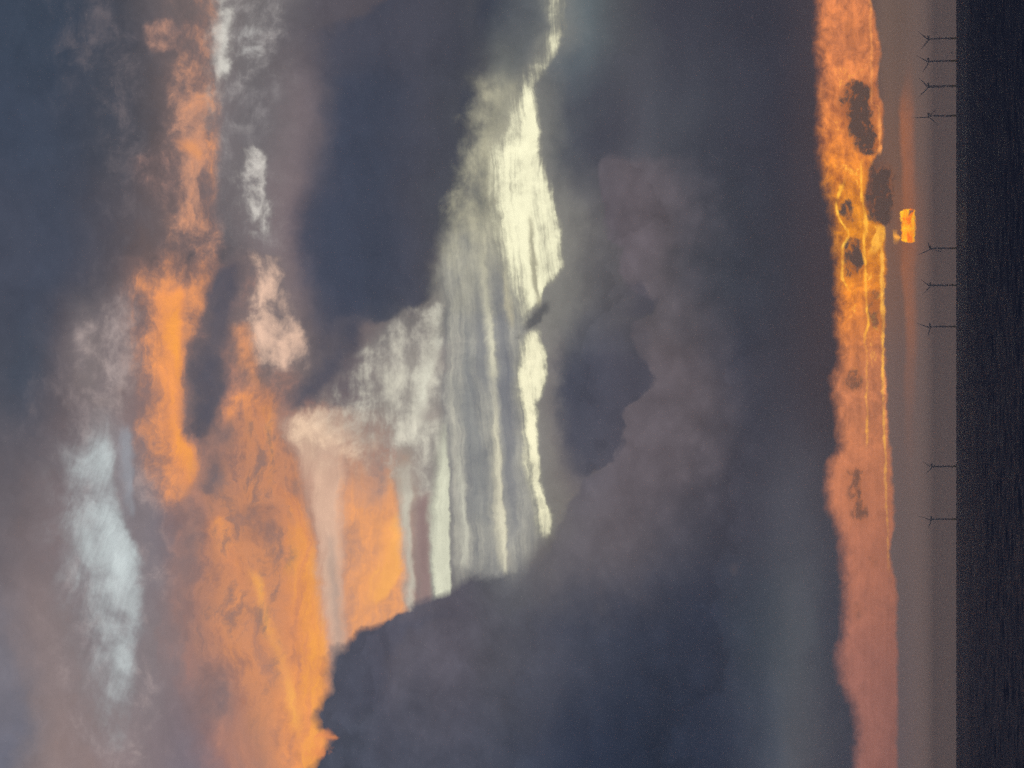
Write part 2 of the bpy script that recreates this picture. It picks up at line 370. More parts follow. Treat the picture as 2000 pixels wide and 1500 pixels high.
col = cloud(col, [(850, 772, 800, 0), (920, 778, 804, .8), (1000, 778, 802, .9), (1060, 782, 804, .9), (1150, 788, 806, 1), (1210, 790, 806, 1), (1260, 790, 806, 0)], (186, 178, 164), (226, 222, 202), 10, 8, .5, FALL)
col = cloud(col, [(850, 765, 830, .0), (900, 770, 830, .3), (930, 770, 830, .3), (960, 770, 820, .2), (990, 770, 820, 0)], (150, 134, 128), (140, 124, 120), 16, 16, .8)
col = cloud(col, [(930, 808, 845, 0), (980, 806, 842, .8), (1060, 806, 841, .95), (1200, 808, 845, 1), (1280, 808, 845, 0)], (160, 138, 132), (146, 124, 122), 12, 9, .4, FALL)
col = stroke(col, [(380, 950, 1000, 0), (440, 900, 1010, .6), (520, 868, 1030, .8), (700, 866, 1040, .8), (900, 872, 1045, .75), (1020, 880, 1060, .7), (1100, 885, 1030, .6), (1180, 885, 980, 0)],
             two((124, 126, 130), (208, 204, 186), sat(.42 + streak2 * 1.7 + streak * .9 + GRAIN * .8)), 20, 20, 20, streak2)
col = cloud(col, [(770, 862, 872, 0), (830, 860, 874, .7), (900, 850, 877, .9), (1000, 842, 881, 1), (1080, 843, 883, 1), (1180, 850, 884, 1), (1230, 852, 884, 0)], (186, 186, 168), (234, 234, 208), 9, 4, .6, FALL)
for pts, lo, hi in (
    ([(400, 935, 955, 0), (480, 936, 952, .7), (540, 938, 950, .8), (620, 944, 958, .9), (700, 950, 965, 1), (740, 956, 968, .6), (780, 958, 970, 0)], (180, 176, 158), (230, 226, 200)),
    ([(690, 956, 968, 0), (720, 958, 968, .4), (790, 958, 970, .5), (860, 956, 972, .8), (960, 960, 980, 1), (1020, 966, 990, 1), (1080, 974, 994, 1), (1110, 980, 996, .6), (1150, 985, 996, 0)], (176, 172, 156), (236, 230, 202)),
    ([(830, 890, 897, 0), (900, 892, 903, .7), (980, 902, 915, .9), (1060, 906, 918, 1), (1110, 908, 918, .6), (1140, 910, 918, 0)], (172, 170, 158), (226, 224, 204)),
    ([(430, 975, 990, 0), (520, 980, 992, .6), (600, 985, 998, .8), (660, 992, 1002, 0)], (176, 168, 144), (222, 214, 184)),
    ([(1060, 985, 1000, 0), (1085, 988, 1004, .5), (1110, 990, 1005, 0)], (170, 164, 150), (216, 208, 186)),
):
    col = cloud(col, pts, lo, hi, 7, 6, .6, FALL)
for pts, c in (
    ([(560, 905, 915, 0), (640, 910, 920, .4), (720, 910, 926, .5), (800, 902, 925, .6), (900, 915, 945, .5), (1000, 925, 955, .4), (1060, 930, 955, 0)], (122, 126, 132)),
    ([(440, 950, 970, 0), (500, 955, 978, .4), (560, 958, 982, .8), (640, 966, 988, .6), (760, 972, 998, .7), (860, 978, 1003, .7), (960, 985, 1008, .6), (1040, 998, 1012, .4), (1080, 1000, 1010, 0)], (120, 122, 130)),
    ([(470, 925, 936, 0), (520, 924, 938, .4), (600, 925, 942, .7), (680, 928, 950, .7), (760, 932, 952, .4), (820, 935, 950, 0)], (126, 128, 133)),
):
    col = stroke(col, pts, srgb(*c), 10, 10, 10, streak)
col = cloud(col, [(580, 660, 780, 0), (620, 645, 745, .8), (660, 632, 712, .95), (700, 612, 682, .95), (740, 588, 655, .95), (780, 560, 618, .85), (820, 540, 580, .6), (850, 535, 565, 0)], (128, 115, 114), (96, 91, 98), 22, 26, .8)
# the dark belly left of the gap, swallowing the curtains from above
col = stroke(col, [(-60, 880, 935, .9), (80, 620, 940, .6), (150, 640, 925, .85), (230, 640, 912, .95), (330, 625, 918, .95), (430, 605, 880, .95), (500, 595, 850, .95), (560, 600, 850, .9), (590, 610, 800, .8), (640, 610, 700, .6), (680, 610, 690, .5), (740, 590, 650, .6), (800, 550, 600, .4), (830, 545, 570, 0)],
             mixc(srgb(70, 76, 92), ramp(Xb * (1 / 1700.0), [(500, (104, 96, 102)), (620, (76, 79, 94)), (720, (66, 72, 88)), (820, (74, 76, 88)), (900, (76, 78, 86)), (1000, (90, 90, 92))], 0, 1700), 1.0 + lump * 0), 40, 22, 50, billow)
# pale yellow gap: clear far sky under the belly
col = stroke(col, [(120, 920, 1010, 0), (180, 930, 1015, .7), (250, 918, 1030, .75), (330, 915, 1040, .9), (420, 895, 1050, .8), (520, 880, 1060, .4), (600, 870, 1040, .2), (650, 870, 1040, 0)], two((126, 126, 118), (214, 208, 176), sat(0.42 + billow * 1.5 + PUFF * 1.1 + streak2 * .6)), 40, 16, 60, TURB)
col = stroke(col, [(-100, 1060, 1125, .5), (60, 1060, 1125, .5), (150, 1010, 1080, .4), (300, 980, 1080, .6), (450, 990, 1130, .75), (520, 1000, 1125, .7), (600, 1020, 1110, .7), (700, 1010, 1090, .7), (900, 1030, 1080, .6), (1020, 1050, 1110, .6), (1080, 1060, 1100, 0)], srgb(138, 136, 130), 30, 36, 30, TURB, t=T0)
GTEX = streak * 0.6 + streak2 * 0.8 + GRAIN * 0.8 + fine * .25
col = cloud(col, [(-120, 1070, 1100, .8), (0, 1074, 1100, .8), (50, 1080, 1104, .85), (80, 1064, 1099, .8), (110, 1056, 1082, .7), (140, 1016, 1068, .5), (180, 1000, 1046, .7), (230, 990, 1048, .85), (300, 968, 1054, .95), (350, 962, 1072, 1), (420, 966, 1089, 1.05), (470, 974, 1099, 1.05), (510, 986, 1099, 1.05), (545, 996, 1082, 1), (570, 1004, 1062, 1), (600, 1010, 1038, .9), (640, 1012, 1028, .3), (660, 1012, 1026, 0)], (166, 163, 144), (255, 251, 214), 18, 9, 1.05, GTEX, t=T0 + wy * 0.02 + fy * .006, a1=.85, h0=.3, h1=1.02)
col = cloud(col, [(620, 1040, 1058, 0), (650, 1026, 1058, .7), (700, 1012, 1066, 1), (750, 1014, 1061, 1), (800, 1016, 1050, .95), (860, 1022, 1050, .85), (930, 1028, 1054, .85), (980, 1040, 1066, .85), (1020, 1046, 1080, .95), (1045, 1052, 1072, .7), (1080, 1056, 1068, 0)], (160, 158, 140), (255, 249, 212), 9, 8, 1.05, GTEX, t=T0 + fy * .008, a1=.85, h0=.3, h1=1.0)
col = cloud(col, [(380, 1030, 1042, 0), (430, 1034, 1044, .7), (480, 1036, 1048, .9), (540, 1040, 1052, 1), (600, 1046, 1056, .8), (630, 1046, 1056, 0)], (190, 184, 156), (150, 146, 126), 5, 6, 1.0, FALL, t=T0, op=.8)
# smoke-like wisp crossing the gap
col = stroke(col, [(560, 1075, 1100, 0), (590, 1050, 1090, .8), (620, 1025, 1075, .95), (645, 1012, 1040, .9), (665, 1005, 1020, .6), (680, 1000, 1012, 0)], srgb(96, 96, 98), 12, 12, 34, fine, t=T0, rag=0.6)


small = nz(17, 26, 6, 0.65, 0.3, 61, 47, x=X + fx * 12)

lob1 = cells(vec((X + fx * 26) * (1 / 62.0), (Y + fy * 26) * (1 / 70.0)))
lob2 = cells(vec((X + fx * 16) * (1 / 27.0) + 4.3, (Y + fy * 16) * (1 / 30.0)))
lobes = lob1 + lob2 * .45
# ---- lower deck: slate bank with faint billows
GREY = tint(srgb(101, 97, 105), 1.0 - lobes * .16 + PUFF * .2)
# big dark cumulus rising on the left
tcu = T0 + fy * 0.016
Ec = curve(tcu, [(950, 1120), (1000, 1090), (1040, 1065), (1080, 1035), (1110, 1005), (1125, 960), (1145, 900), (1165, 850), (1190, 800), (1215, 745), (1240, 700), (1262, 668), (1290, 645), (1330, 638), (1380, 630), (1420, 626), (1440, 640), (1470, 628), (1500, 612), (1600, 560)])
edge = X + fx * 16 + wx * 26 + PUFF * 12 + fine * 10 - lobes * 34 - Ec
CUM = ramp((X + wx * 130 + billow * 60 + PUFF * 30) * (1 / 1100.0), [(600, (86, 86, 98)), (680, (84, 86, 98)), (740, (90, 88, 99)), (800, (95, 92, 102)), (900, (94, 91, 101)), (980, (86, 86, 95)), (1090, (78, 80, 92))], 0, 1100)
CUM = mixc(CUM, srgb(72, 77, 92), ss(Y + wy * 200, 1270, 1520) * .8)
soft = curve(T0, [(950, 60), (1040, 50), (1100, 30), (1160, 20), (1300, 13), (1400, 11), (1500, 11)])
cmask = sat(m_('DIVIDE', edge, soft) * 0.5 + 0.5) * ss(Y, 960, 1080) * ss(X + wx * 80, 1150, 900)

# billows of the bank and the cumulus: each shelf starts crisp and fades away behind
f1 = m_('FRACT', X * (1 / 330.0) + wx * 1.7 + fx * .07 + wy * .8 - lobes * .16 + Y * 0.0007)
f2 = m_('FRACT', X * (1 / 170.0) + wx * 1.5 + fx * .26 + lobes * -.28 - Y * 0.0012)
saw = (1.0 - f1) * ss(f1, 0.0, 0.07); saw2 = (1.0 - f2) * ss(f2, 0.0, 0.13)
inb = mx(ss(X + wx * 60, 1090, 1180) * ss(X, 1560, 1380) * ss(Y, 180, 380), cmask)




def tinted(c, k):
    n = ND.new('ShaderNodeMix'); n.data_type = 'RGBA'; n.blend_type = 'MULTIPLY'
    n.inputs[0].default_value = 1.0
    plug(n.inputs[6], c); plug(n.inputs[7], k)
    return E(n.outputs[2])


def bank(col):
    col = stroke(col, [(290, 1190, 1300, 0), (312, 1174, 1300, .8), (360, 1166, 1330, .95), (410, 1166, 1345, 1), (455, 1198, 1345, 1), (510, 1214, 1335, .9), (556, 1222, 1330, .8), (575, 1262, 1340, .7), (600, 1278, 1350, .6), (640, 1230, 1340, .5), (700, 1250, 1370, .7), (735, 1280, 1390, .85), (780, 1246, 1400, .95), (815, 1208, 1395, 1), (860, 1214, 1390, 1), (905, 1192, 1380, .95), (940, 1140, 1360, .85), (1000, 1100, 1330, .6), (1080, 1070, 1260, .4), (1160, 1060, 1250, 0)], GREY, 8, 110, 1.0, PUFF * 34 - lobes * 26 + fine * 14, t=T0 + fy * 0.010 + lob1 * .008, x=X + fx * 12 + wx * 8)
    col = stroke(col, [(545, 1222, 1262, 0), (565, 1222, 1274, .7), (592, 1224, 1278, .7), (620, 1220, 1250, .2), (655, 1160, 1240, .15), (690, 1126, 1252, .55), (735, 1112, 1282, .95), (782, 1108, 1247, 1), (815, 1104, 1210, 1), (862, 1106, 1215, 1), (905, 1112, 1193, .9), (935, 1130, 1150, .5), (960, 1140, 1150, 0)], srgb(77, 79, 92), 34, 8, 1.0, fine * -16 - PUFF * 36 + lobes * 22, t=T0 + fy * 0.012 + lob1 * .008 + wy * .01, x=X + fx * 12 + wx * 8, gain=.88)
    col = mixc(col, tint(CUM, 1.0 + billow * .22 + PUFF * .16), cmask)
    col = stroke(col, [(1180, 800, 900, 0), (1230, 720, 810, .5), (1290, 660, 760, .5), (1340, 650, 745, .6), (1400, 650, 710, .5), (1450, 650, 690, 0)], srgb(78, 80, 95), 30, 22, 50, TURB, t=tcu)
    col = stroke(col, [(1425, 632, 650, 0), (1438, 622, 655, .8), (1450, 620, 640, .3), (1464, 612, 640, .7), (1478, 604, 630, .5), (1490, 600, 618, 0)], srgb(242, 150, 96), 5, 8, 34, small, t=T0 + fy * .01)
    col = tint(col, 1.0 + inb * ((saw - .5) * .13 + (saw2 - .5) * .05 - lobes * .17 + GRAIN * .2))
    # the bank is a touch warmer than the blue above it
    col = mixc(col, tinted(col, (1.06, .985, .95)), ss(X, 1120, 1240) * ss(Y, 1250, 900))
    return col


col = bank(col)
col = tint(col, 1.0 + (GRAIN * .34 + fine * .12) * ss(X, 1250, 1050))
upper = col                      # from the zenith side down to the slate bank
col = bank(base)

# ---- low bright band over the sea
flame = nz(46, 60, 7, 0.62, 0.5, 31, 17)
filam = nz(9, 60, 4, 0.6, 0.0, 3, 15, x=X + fx * 10)
ncell = nz(40, 52, 6, 0.6, 0.6, 41, 27)
bY = Y + wy * 40
C_hi = ramp((Y + wy * 120 + 300) * (1 / 2100.0), [(0, (230, 136, 84)), (300, (234, 138, 82)), (520, (240, 142, 76)), (640, (250, 148, 54)), (740, (255, 158, 38)), (860, (252, 148, 50)), (1000, (224, 136, 84)), (1150, (218, 134, 90)), (1350, (200, 124, 92)), (1550, (176, 113, 95)), (1800, (160, 106, 95))], 0, 2100)
C_lo = ramp((Y + wy * 120 + 300) * (1 / 2100.0), [(0, (176, 112, 88)), (300, (180, 114, 86)), (640, (180, 102, 66)), (740, (190, 108, 52)), (860, (186, 106, 62)), (1000, (184, 116, 84)), (1350, (160, 108, 92)), (1800, (146, 100, 94))], 0, 2100)
col = stroke(col, [(1095, 1426, 1440, 0), (1108, 1424, 1442, .4), (1120, 1428, 1440, .4), (1130, 1430, 1438, 0)], srgb(92, 86, 92), 6, 6, 8, fine, t=T0)
# reddish glow soaking into the deck above and the murk below
glow = ss(X, 1500, 1620) * ss(X, 1868, 1700) * ss(ab(Y - 380), 900, 100)
col = mixc(col, srgb(104, 80, 76), glow * 0.22)
# murk between the band and the sea
murk = ss(Xa + wx * 20, 1660, 1740)
MURK = ramp((Y + wy * 100 + 300) * (1 / 2100.0), [(0, (137, 112, 99)), (400, (139, 112, 99)), (740, (154, 113, 93)), (1000, (142, 114, 105)), (1400, (131, 113, 110)), (1800, (124, 108, 110))], 0, 2100)
col = mixc(col, MURK, murk)
Lb = [(-100, 1598, 0), (0, 1603, 0), (90, 1600, 0), (150, 1606, 0), (250, 1604, 0), (330, 1612, 0), (420, 1628, 0), (500, 1636, 0), (560, 1640, 0), (640, 1640, 0), (690, 1648, 0), (750, 1634, 0), (830, 1640, 0), (880, 1645, 0), (900, 1624, 0), (980, 1620, 0), (1030, 1640, 0), (1120, 1650, 0), (1240, 1652, 0), (1265, 1640, 0), (1330, 1645, 0), (1385, 1670, 0), (1450, 1675, 0), (1600, 1672, 0)]
Rb = [(-100, 1695, 0), (0, 1700, 0), (60, 1715, 0), (120, 1718, 0), (160, 1712, 0), (230, 1726, 0), (290, 1722, 0), (310, 1705, 0), (350, 1695, 0), (400, 1690, 0), (440, 1725, 0), (480, 1730, 0), (520, 1732, 0), (560, 1728, 0), (640, 1726, 0), (740, 1730, 0), (860, 1736, 0), (940, 1742, 0), (1000, 1748, 0), (1050, 1742, 0), (1080, 1738, 0), (1110, 1746, 0), (1250, 1754, 0), (1400, 1752, 0), (1600, 1752, 0)]
tb = T0 + fy * 0.006
Lcur = curve(tb, [(p[0], p[1]) for p in Lb]); Rcur = curve(tb, [(p[0], p[1]) for p in Rb])
Xl = X + wx * 14 + flame * 22
band = ss(X + wx * 12 + flame * 10 + small * 16 - Lcur, -18, 18) * ss(Rcur - (X + fx * 14 + fine * 12 + PUFF * 10), -5, 6)
fl = sat(0.66 + (flame * 2.2 + small * 1.5) * ss(Y, 1150, 500, 0.35, 1.0) + filam * 0.4)
BAND = mixc(C_lo, C_hi, fl)
# clear, smoother stretches
smooth = ss(ab(Y - 620), 60, 30) * ss(X, 1700, 1680)
BAND = tint(mixc(BAND, C_hi, ss(Y, 780, 900) * 0.4 + 0.1), 1.26 + (flame * .9 + small * .9 + GRAIN * .4) * ss(Y, 1150, 450, .35, 1.0))
col = mixc(col, BAND, band)
# burning filaments where the cloud edges face the sun
rid = ss(ab(nz(55, 85, 6, 0.62, 0.5, 51, 37)), 0.03, 0.0)
near = ss(ab(Y - 450), 430, 80)
col = mixc(col, tint(srgb(255, 190, 70), 1.6), sat(rid * band * near * ss(Xl - Lcur, 8, 40) * ss(flame + small, .0, .25) * .8))
lines_ = nz(7, 210, 4, 0.55, 0.0, 13, 43, x=X + wx * 20 + fx * 4)
col = tint(col, 1.0 + band * lines_ * .2)
# dark scraps of cloud inside the band
for pts, k in (
    ([(150, 1660, 1700, 0), (165, 1650, 1705, .9), (200, 1641, 1700, 1), (235, 1652, 1703, 1), (270, 1662, 1712, 1), (300, 1680, 1708, .9), (315, 1690, 1700, 0)], 1),
    ([(385, 1640, 1660, 0), (395, 1637, 1662, 1), (430, 1645, 1668, 1), (450, 1655, 1666, 0)], 1),
    ([(460, 1660, 1680, 0), (475, 1650, 1682, 1), (510, 1648, 1684, 1), (540, 1652, 1672, .9), (556, 1655, 1665, 0)], 1),
    ([(300, 1705, 1730, 0), (330, 1700, 1740, .9), (380, 1697, 1740, 1), (420, 1694, 1740, 1), (440, 1712, 1740, .6), (460, 1725, 1740, 0)], 1),
    ([(555, 1700, 1715, 0), (575, 1696, 1718, .8), (610, 1695, 1718, .8), (640, 1700, 1718, .5), (680, 1700, 1710, 0)], .8),
    ([(690, 1655, 1680, 0), (720, 1652, 1680, .55), (755, 1650, 1682, .8), (775, 1660, 1675, 0)], .8),
    ([(890, 1660, 1690, 0), (920, 1650, 1690, .5), (1000, 1665, 1695, .7), (1030, 1672, 1690, .5), (1050, 1675, 1685, 0)], .8),
    ([(20, 1650, 1670, 0), (45, 1648, 1666, .5), (90, 1650, 1672, .5), (115, 1655, 1670, 0)], .6),
    ([(1160, 1668, 1690, 0), (1190, 1662, 1690, .4), (1230, 1660, 1680, 0)], .6),
    ([(1065, 1690, 1712, .0), (1085, 1695, 1712, .55), (1105, 1702, 1716, .4), (1120, 1708, 1716, 0)], .6),
):
    col = cloud(col, pts, (186, 108, 62), (108, 85, 76), 11, 12, 1.15, flame * 1.3 + small * 2.0 + GRAIN * .6, op=k, t=T0 + fy * 0.012 + wy * 0.006, x=X + fx * 24 + wx * 8, h0=.2, h1=.8)
# bright rims along the scraps
for pts, c in (
    ([(-80, 1699, 1703, .2), (40, 1699, 1703, .6), (200, 1701, 1705, .5), (210, 1713, 1717, .7), (290, 1716, 1722, .9), (305, 1716, 1720, 0)], (250, 160, 84)),
    ([(310, 1681, 1684, .0), (330, 1681, 1684, .9), (390, 1682, 1686, .9), (420, 1688, 1692, .9), (450, 1688, 1694, .9), (480, 1684, 1690, .9), (530, 1688, 1692, .8), (600, 1691, 1694, .9), (630, 1694, 1698, .9), (660, 1688, 1692, .5), (690, 1692, 1694, .4), (860, 1691, 1694, .6), (880, 1689, 1692, 0)], (255, 182, 60)),
    ([(450, 1716, 1722, 0), (480, 1718, 1724, .4), (510, 1720, 1726, .9), (570, 1720, 1727, 1), (640, 1722, 1727, 1), (760, 1723, 1727, .9), (860, 1726, 1730, .7), (960, 1729, 1732, .5), (1100, 1734, 1737, .2), (1160, 1740, 1744, 0)], (255, 186, 74)),
    ([(700, 1726, 1729, .0), (760, 1727, 1730, .8), (830, 1729, 1732, .8), (860, 1731, 1734, .4), (900, 1732, 1735, 0)], (252, 160, 90)),
    ([(380, 1634, 1637, .0), (395, 1632, 1636, .9), (425, 1636, 1640, 1), (445, 1648, 1652, .8), (460, 1655, 1658, .4), (480, 1646, 1650, .9), (500, 1644, 1647, .5), (540, 1642, 1646, .9), (560, 1652, 1656, .7), (565, 1655, 1658, 0)], (255, 190, 66)),
    ([(340, 1650, 1656, 0), (360, 1642, 1650, .6), (380, 1636, 1642, .8), (392, 1634, 1638, 0)], (255, 190, 60)),
    ([(440, 1700, 1722, 0), (450, 1712, 1730, 1), (470, 1705, 1728, .9), (490, 1698, 1715, .6), (510, 1690, 1705, 0)], (255, 184, 66)),
):
    col = stroke(col, pts, tint(srgb(*c), 1.7), 2.6, 2.6, 7, small, t=tb, x=X + fx * 10, gain=sat(.75 + filam * 1.4 + small * 1.6 + flame * .8))
# second, thin band and the sun
lowA = ss(ab(Y - 440), 500, 140)
col = stroke(col, [(60, 1770, 1785, 0), (160, 1766, 1784, .25), (218, 1756, 1786, .8), (240, 1757, 1785, .9), (320, 1762, 1787, .95), (400, 1764, 1788, .9), (430, 1764, 1788, .9), (470, 1764, 1790, .8), (520, 1760, 1787, .8), (600, 1768, 1789, .8), (680, 1770, 1790, .55), (740, 1766, 1788, .3), (820, 1768, 1784, .15), (1000, 1770, 1784, 0)], two((166, 108, 80), (235, 142, 92), sat(.6 + flame * .8)), 6, 7, 8, flame, t=tb, x=X + fx * 5)
col = mixc(col, srgb(205, 118, 64), ss(X, 1845, 1785) * ss(X, 1740, 1770) * ss(ab(Y - 440), 130, 20) * 0.45)
# pale base of the murk just over the horizon
col = mixc(col, srgb(206, 172, 158), ss(X, 1750, 1855) * .8)
# sun: a disc cut by two cloud decks
dx, dy = X - 1776, Y - 441
disc = ss(m_('SQRT', dx * dx + dy * dy) + filam * 3, 34.5, 31.5) * ss(X + filam * 8 + small * 20, 1758, 1763) * ss(X + filam * 5 + small * 15, 1790, 1785)
scrap = ss(ab((Y - 421) + (X - 1772) * 1.1 + fine * 12 + small * 16), 2, 5)
scrap = mx(scrap, ss(X, 1778, 1772)) * 1.0
sunc = two((246, 116, 14), (255, 184, 26), sat(.55 + filam * 2.4 + small * 3.0))
sun_m = disc * mx(scrap, ss(ab(Y - 421), 8, 14))
col = mixc(col, tint(sunc, 2.5), sun_m)
col = stroke(col, [(450, 1746, 1754, 0), (456, 1747, 1752, .9), (462, 1750, 1757, 1), (470, 1752, 1758, .8), (474, 1753, 1757, 0)], tint(srgb(255, 170, 60), 2.0), 2, 2, 8, filam, t=T0)

# ---- join to the open sky outside the image-pixel plane (behind and overhead)
skyt = ND.new('ShaderNodeTexSky'); skyt.sky_type = 'NISHITA'; skyt.sun_disc = False
skyt.sun_elevation = SUN_EL; skyt.sun_rotation = SUN_AZ
skyt.air_density = 1.0; skyt.dust_density = 2.0
OPEN = tint(E(skyt.outputs[0]), 0.10)
dome = ss(noise(vec(dot(DIR, (1, 0, 0)) * 3.0, dot(DIR, (0, 0, 1)) * 6.0), 6, .55), .35, .65)
OPEN = mixc(OPEN, tint(two((58, 64, 80), (96, 96, 106), dome), 1.0), 0.85)
inside = ss(fw, 0.90, 0.965)


def light(c):
    n = ND.new('ShaderNodeBackground'); plug(n.inputs[0], c); n.inputs[1].default_value = 1.0
    return E(n.outputs[0])


def mixs(a, b, f):
    n = ND.new('ShaderNodeMixShader'); plug(n.inputs[0], f)
    LK.new(a.s, n.inputs[1]); LK.new(b.s, n.inputs[2])
    return E(n.outputs[0])


# the two halves meet inside the plain slate bank, where both are the same colour
image_plane = mixs(light(upper), light(col), m_('GREATER_THAN', X, 1300.0))
sky = mixs(light(OPEN), image_plane, inside)
go = ND.new('NodeGroupOutput'); LK.new(sky.s, go.inputs[0])
WT = world.node_tree
WT.nodes.clear()
gr = WT.nodes.new('ShaderNodeGroup'); gr.node_tree = NT
out = WT.nodes.new('ShaderNodeOutputWorld'); WT.links.new(gr.outputs[0], out.inputs[0])
world.cycles.sampling_method = 'MANUAL'
world.cycles.sample_map_resolution = 512


# ------------------------------------------------------------------ object helpers
def pmat(name, build):
    m = bpy.data.materials.new(name); m.use_nodes = True
    nt = m.node_tree; nt.nodes.clear()
    o = nt.nodes.new('ShaderNodeOutputMaterial')
    build(nt, o)
    return m


def paint(c1, c2, rough, scale=0.2):
    def b(nt, o):
        p = nt.nodes.new('ShaderNodeBsdfPrincipled')
        t = nt.nodes.new('ShaderNodeTexCoord'); n = nt.nodes.new('ShaderNodeTexNoise')
        n.inputs['Scale'].default_value = scale; n.inputs['Detail'].default_value = 6
        nt.links.new(t.outputs['Object'], n.inputs['Vector'])
        r = nt.nodes.new('ShaderNodeValToRGB')
        r.color_ramp.elements[0].position = .35; r.color_ramp.elements[1].position = .65
        r.color_ramp.elements[0].color = c1 + (1,); r.color_ramp.elements[1].color = c2 + (1,)
        nt.links.new(n.outputs['Fac'], r.inputs[0]); nt.links.new(r.outputs[0], p.inputs['Base Color'])
        p.inputs['Roughness'].default_value = rough
        nt.links.new(p.outputs[0], o.inputs['Surface'])
    return b


M_TOWER = pmat('tower_paint', paint((.50, .51, .52), (.58, .58, .58), .45, .08))
M_BLADE = pmat('blade_gelcoat', paint((.56, .57, .58), (.62, .62, .62), .35, .1))
M_STEEL = pmat('yellow_foundation_paint', paint((.45, .30, .03), (.52, .36, .05), .5, .3))
M_DARK = pmat('weathered_steel', paint((.10, .10, .10), (.16, .15, .14), .6, .5))


def mesh_obj(name, bm, mat, parent=None, smooth=True):
    me = bpy.data.meshes.new(name); bm.to_mesh(me); bm.free()
    me.materials.append(mat)
    if smooth: me.polygons.foreach_set('use_smooth', [True] * len(me.polygons))
    o = bpy.data.objects.new(name, me); COL.objects.link(o)
    if parent is not None: o.parent = parent
    return o


def loft(bm, rings, cap=True):
    """skin a list of closed rings of points"""
    vs = [[bm.verts.new(p) for p in r] for r in rings]
    k = len(vs[0])
    for a, b in zip(vs, vs[1:]):
        for i in range(k): bm.faces.new((a[i], a[(i + 1) % k], b[(i + 1) % k], b[i]))
    if cap:
        bm.faces.new(vs[0][::-1]); bm.faces.new(vs[-1])


def ring(r, z, n=24):
    return [(r * math.cos(2 * math.pi * i / n), r * math.sin(2 * math.pi * i / n), z) for i in range(n)]


def set_info(o, label=None, cat=None, group=None, kind=None):
    for k, v in (('label', label), ('category', cat), ('group', group), ('kind', kind)):
        if v: o[k] = v


HUB = 115.0; BLADE = 77.0
GROUP = 'wind turbines standing offshore along the horizon'


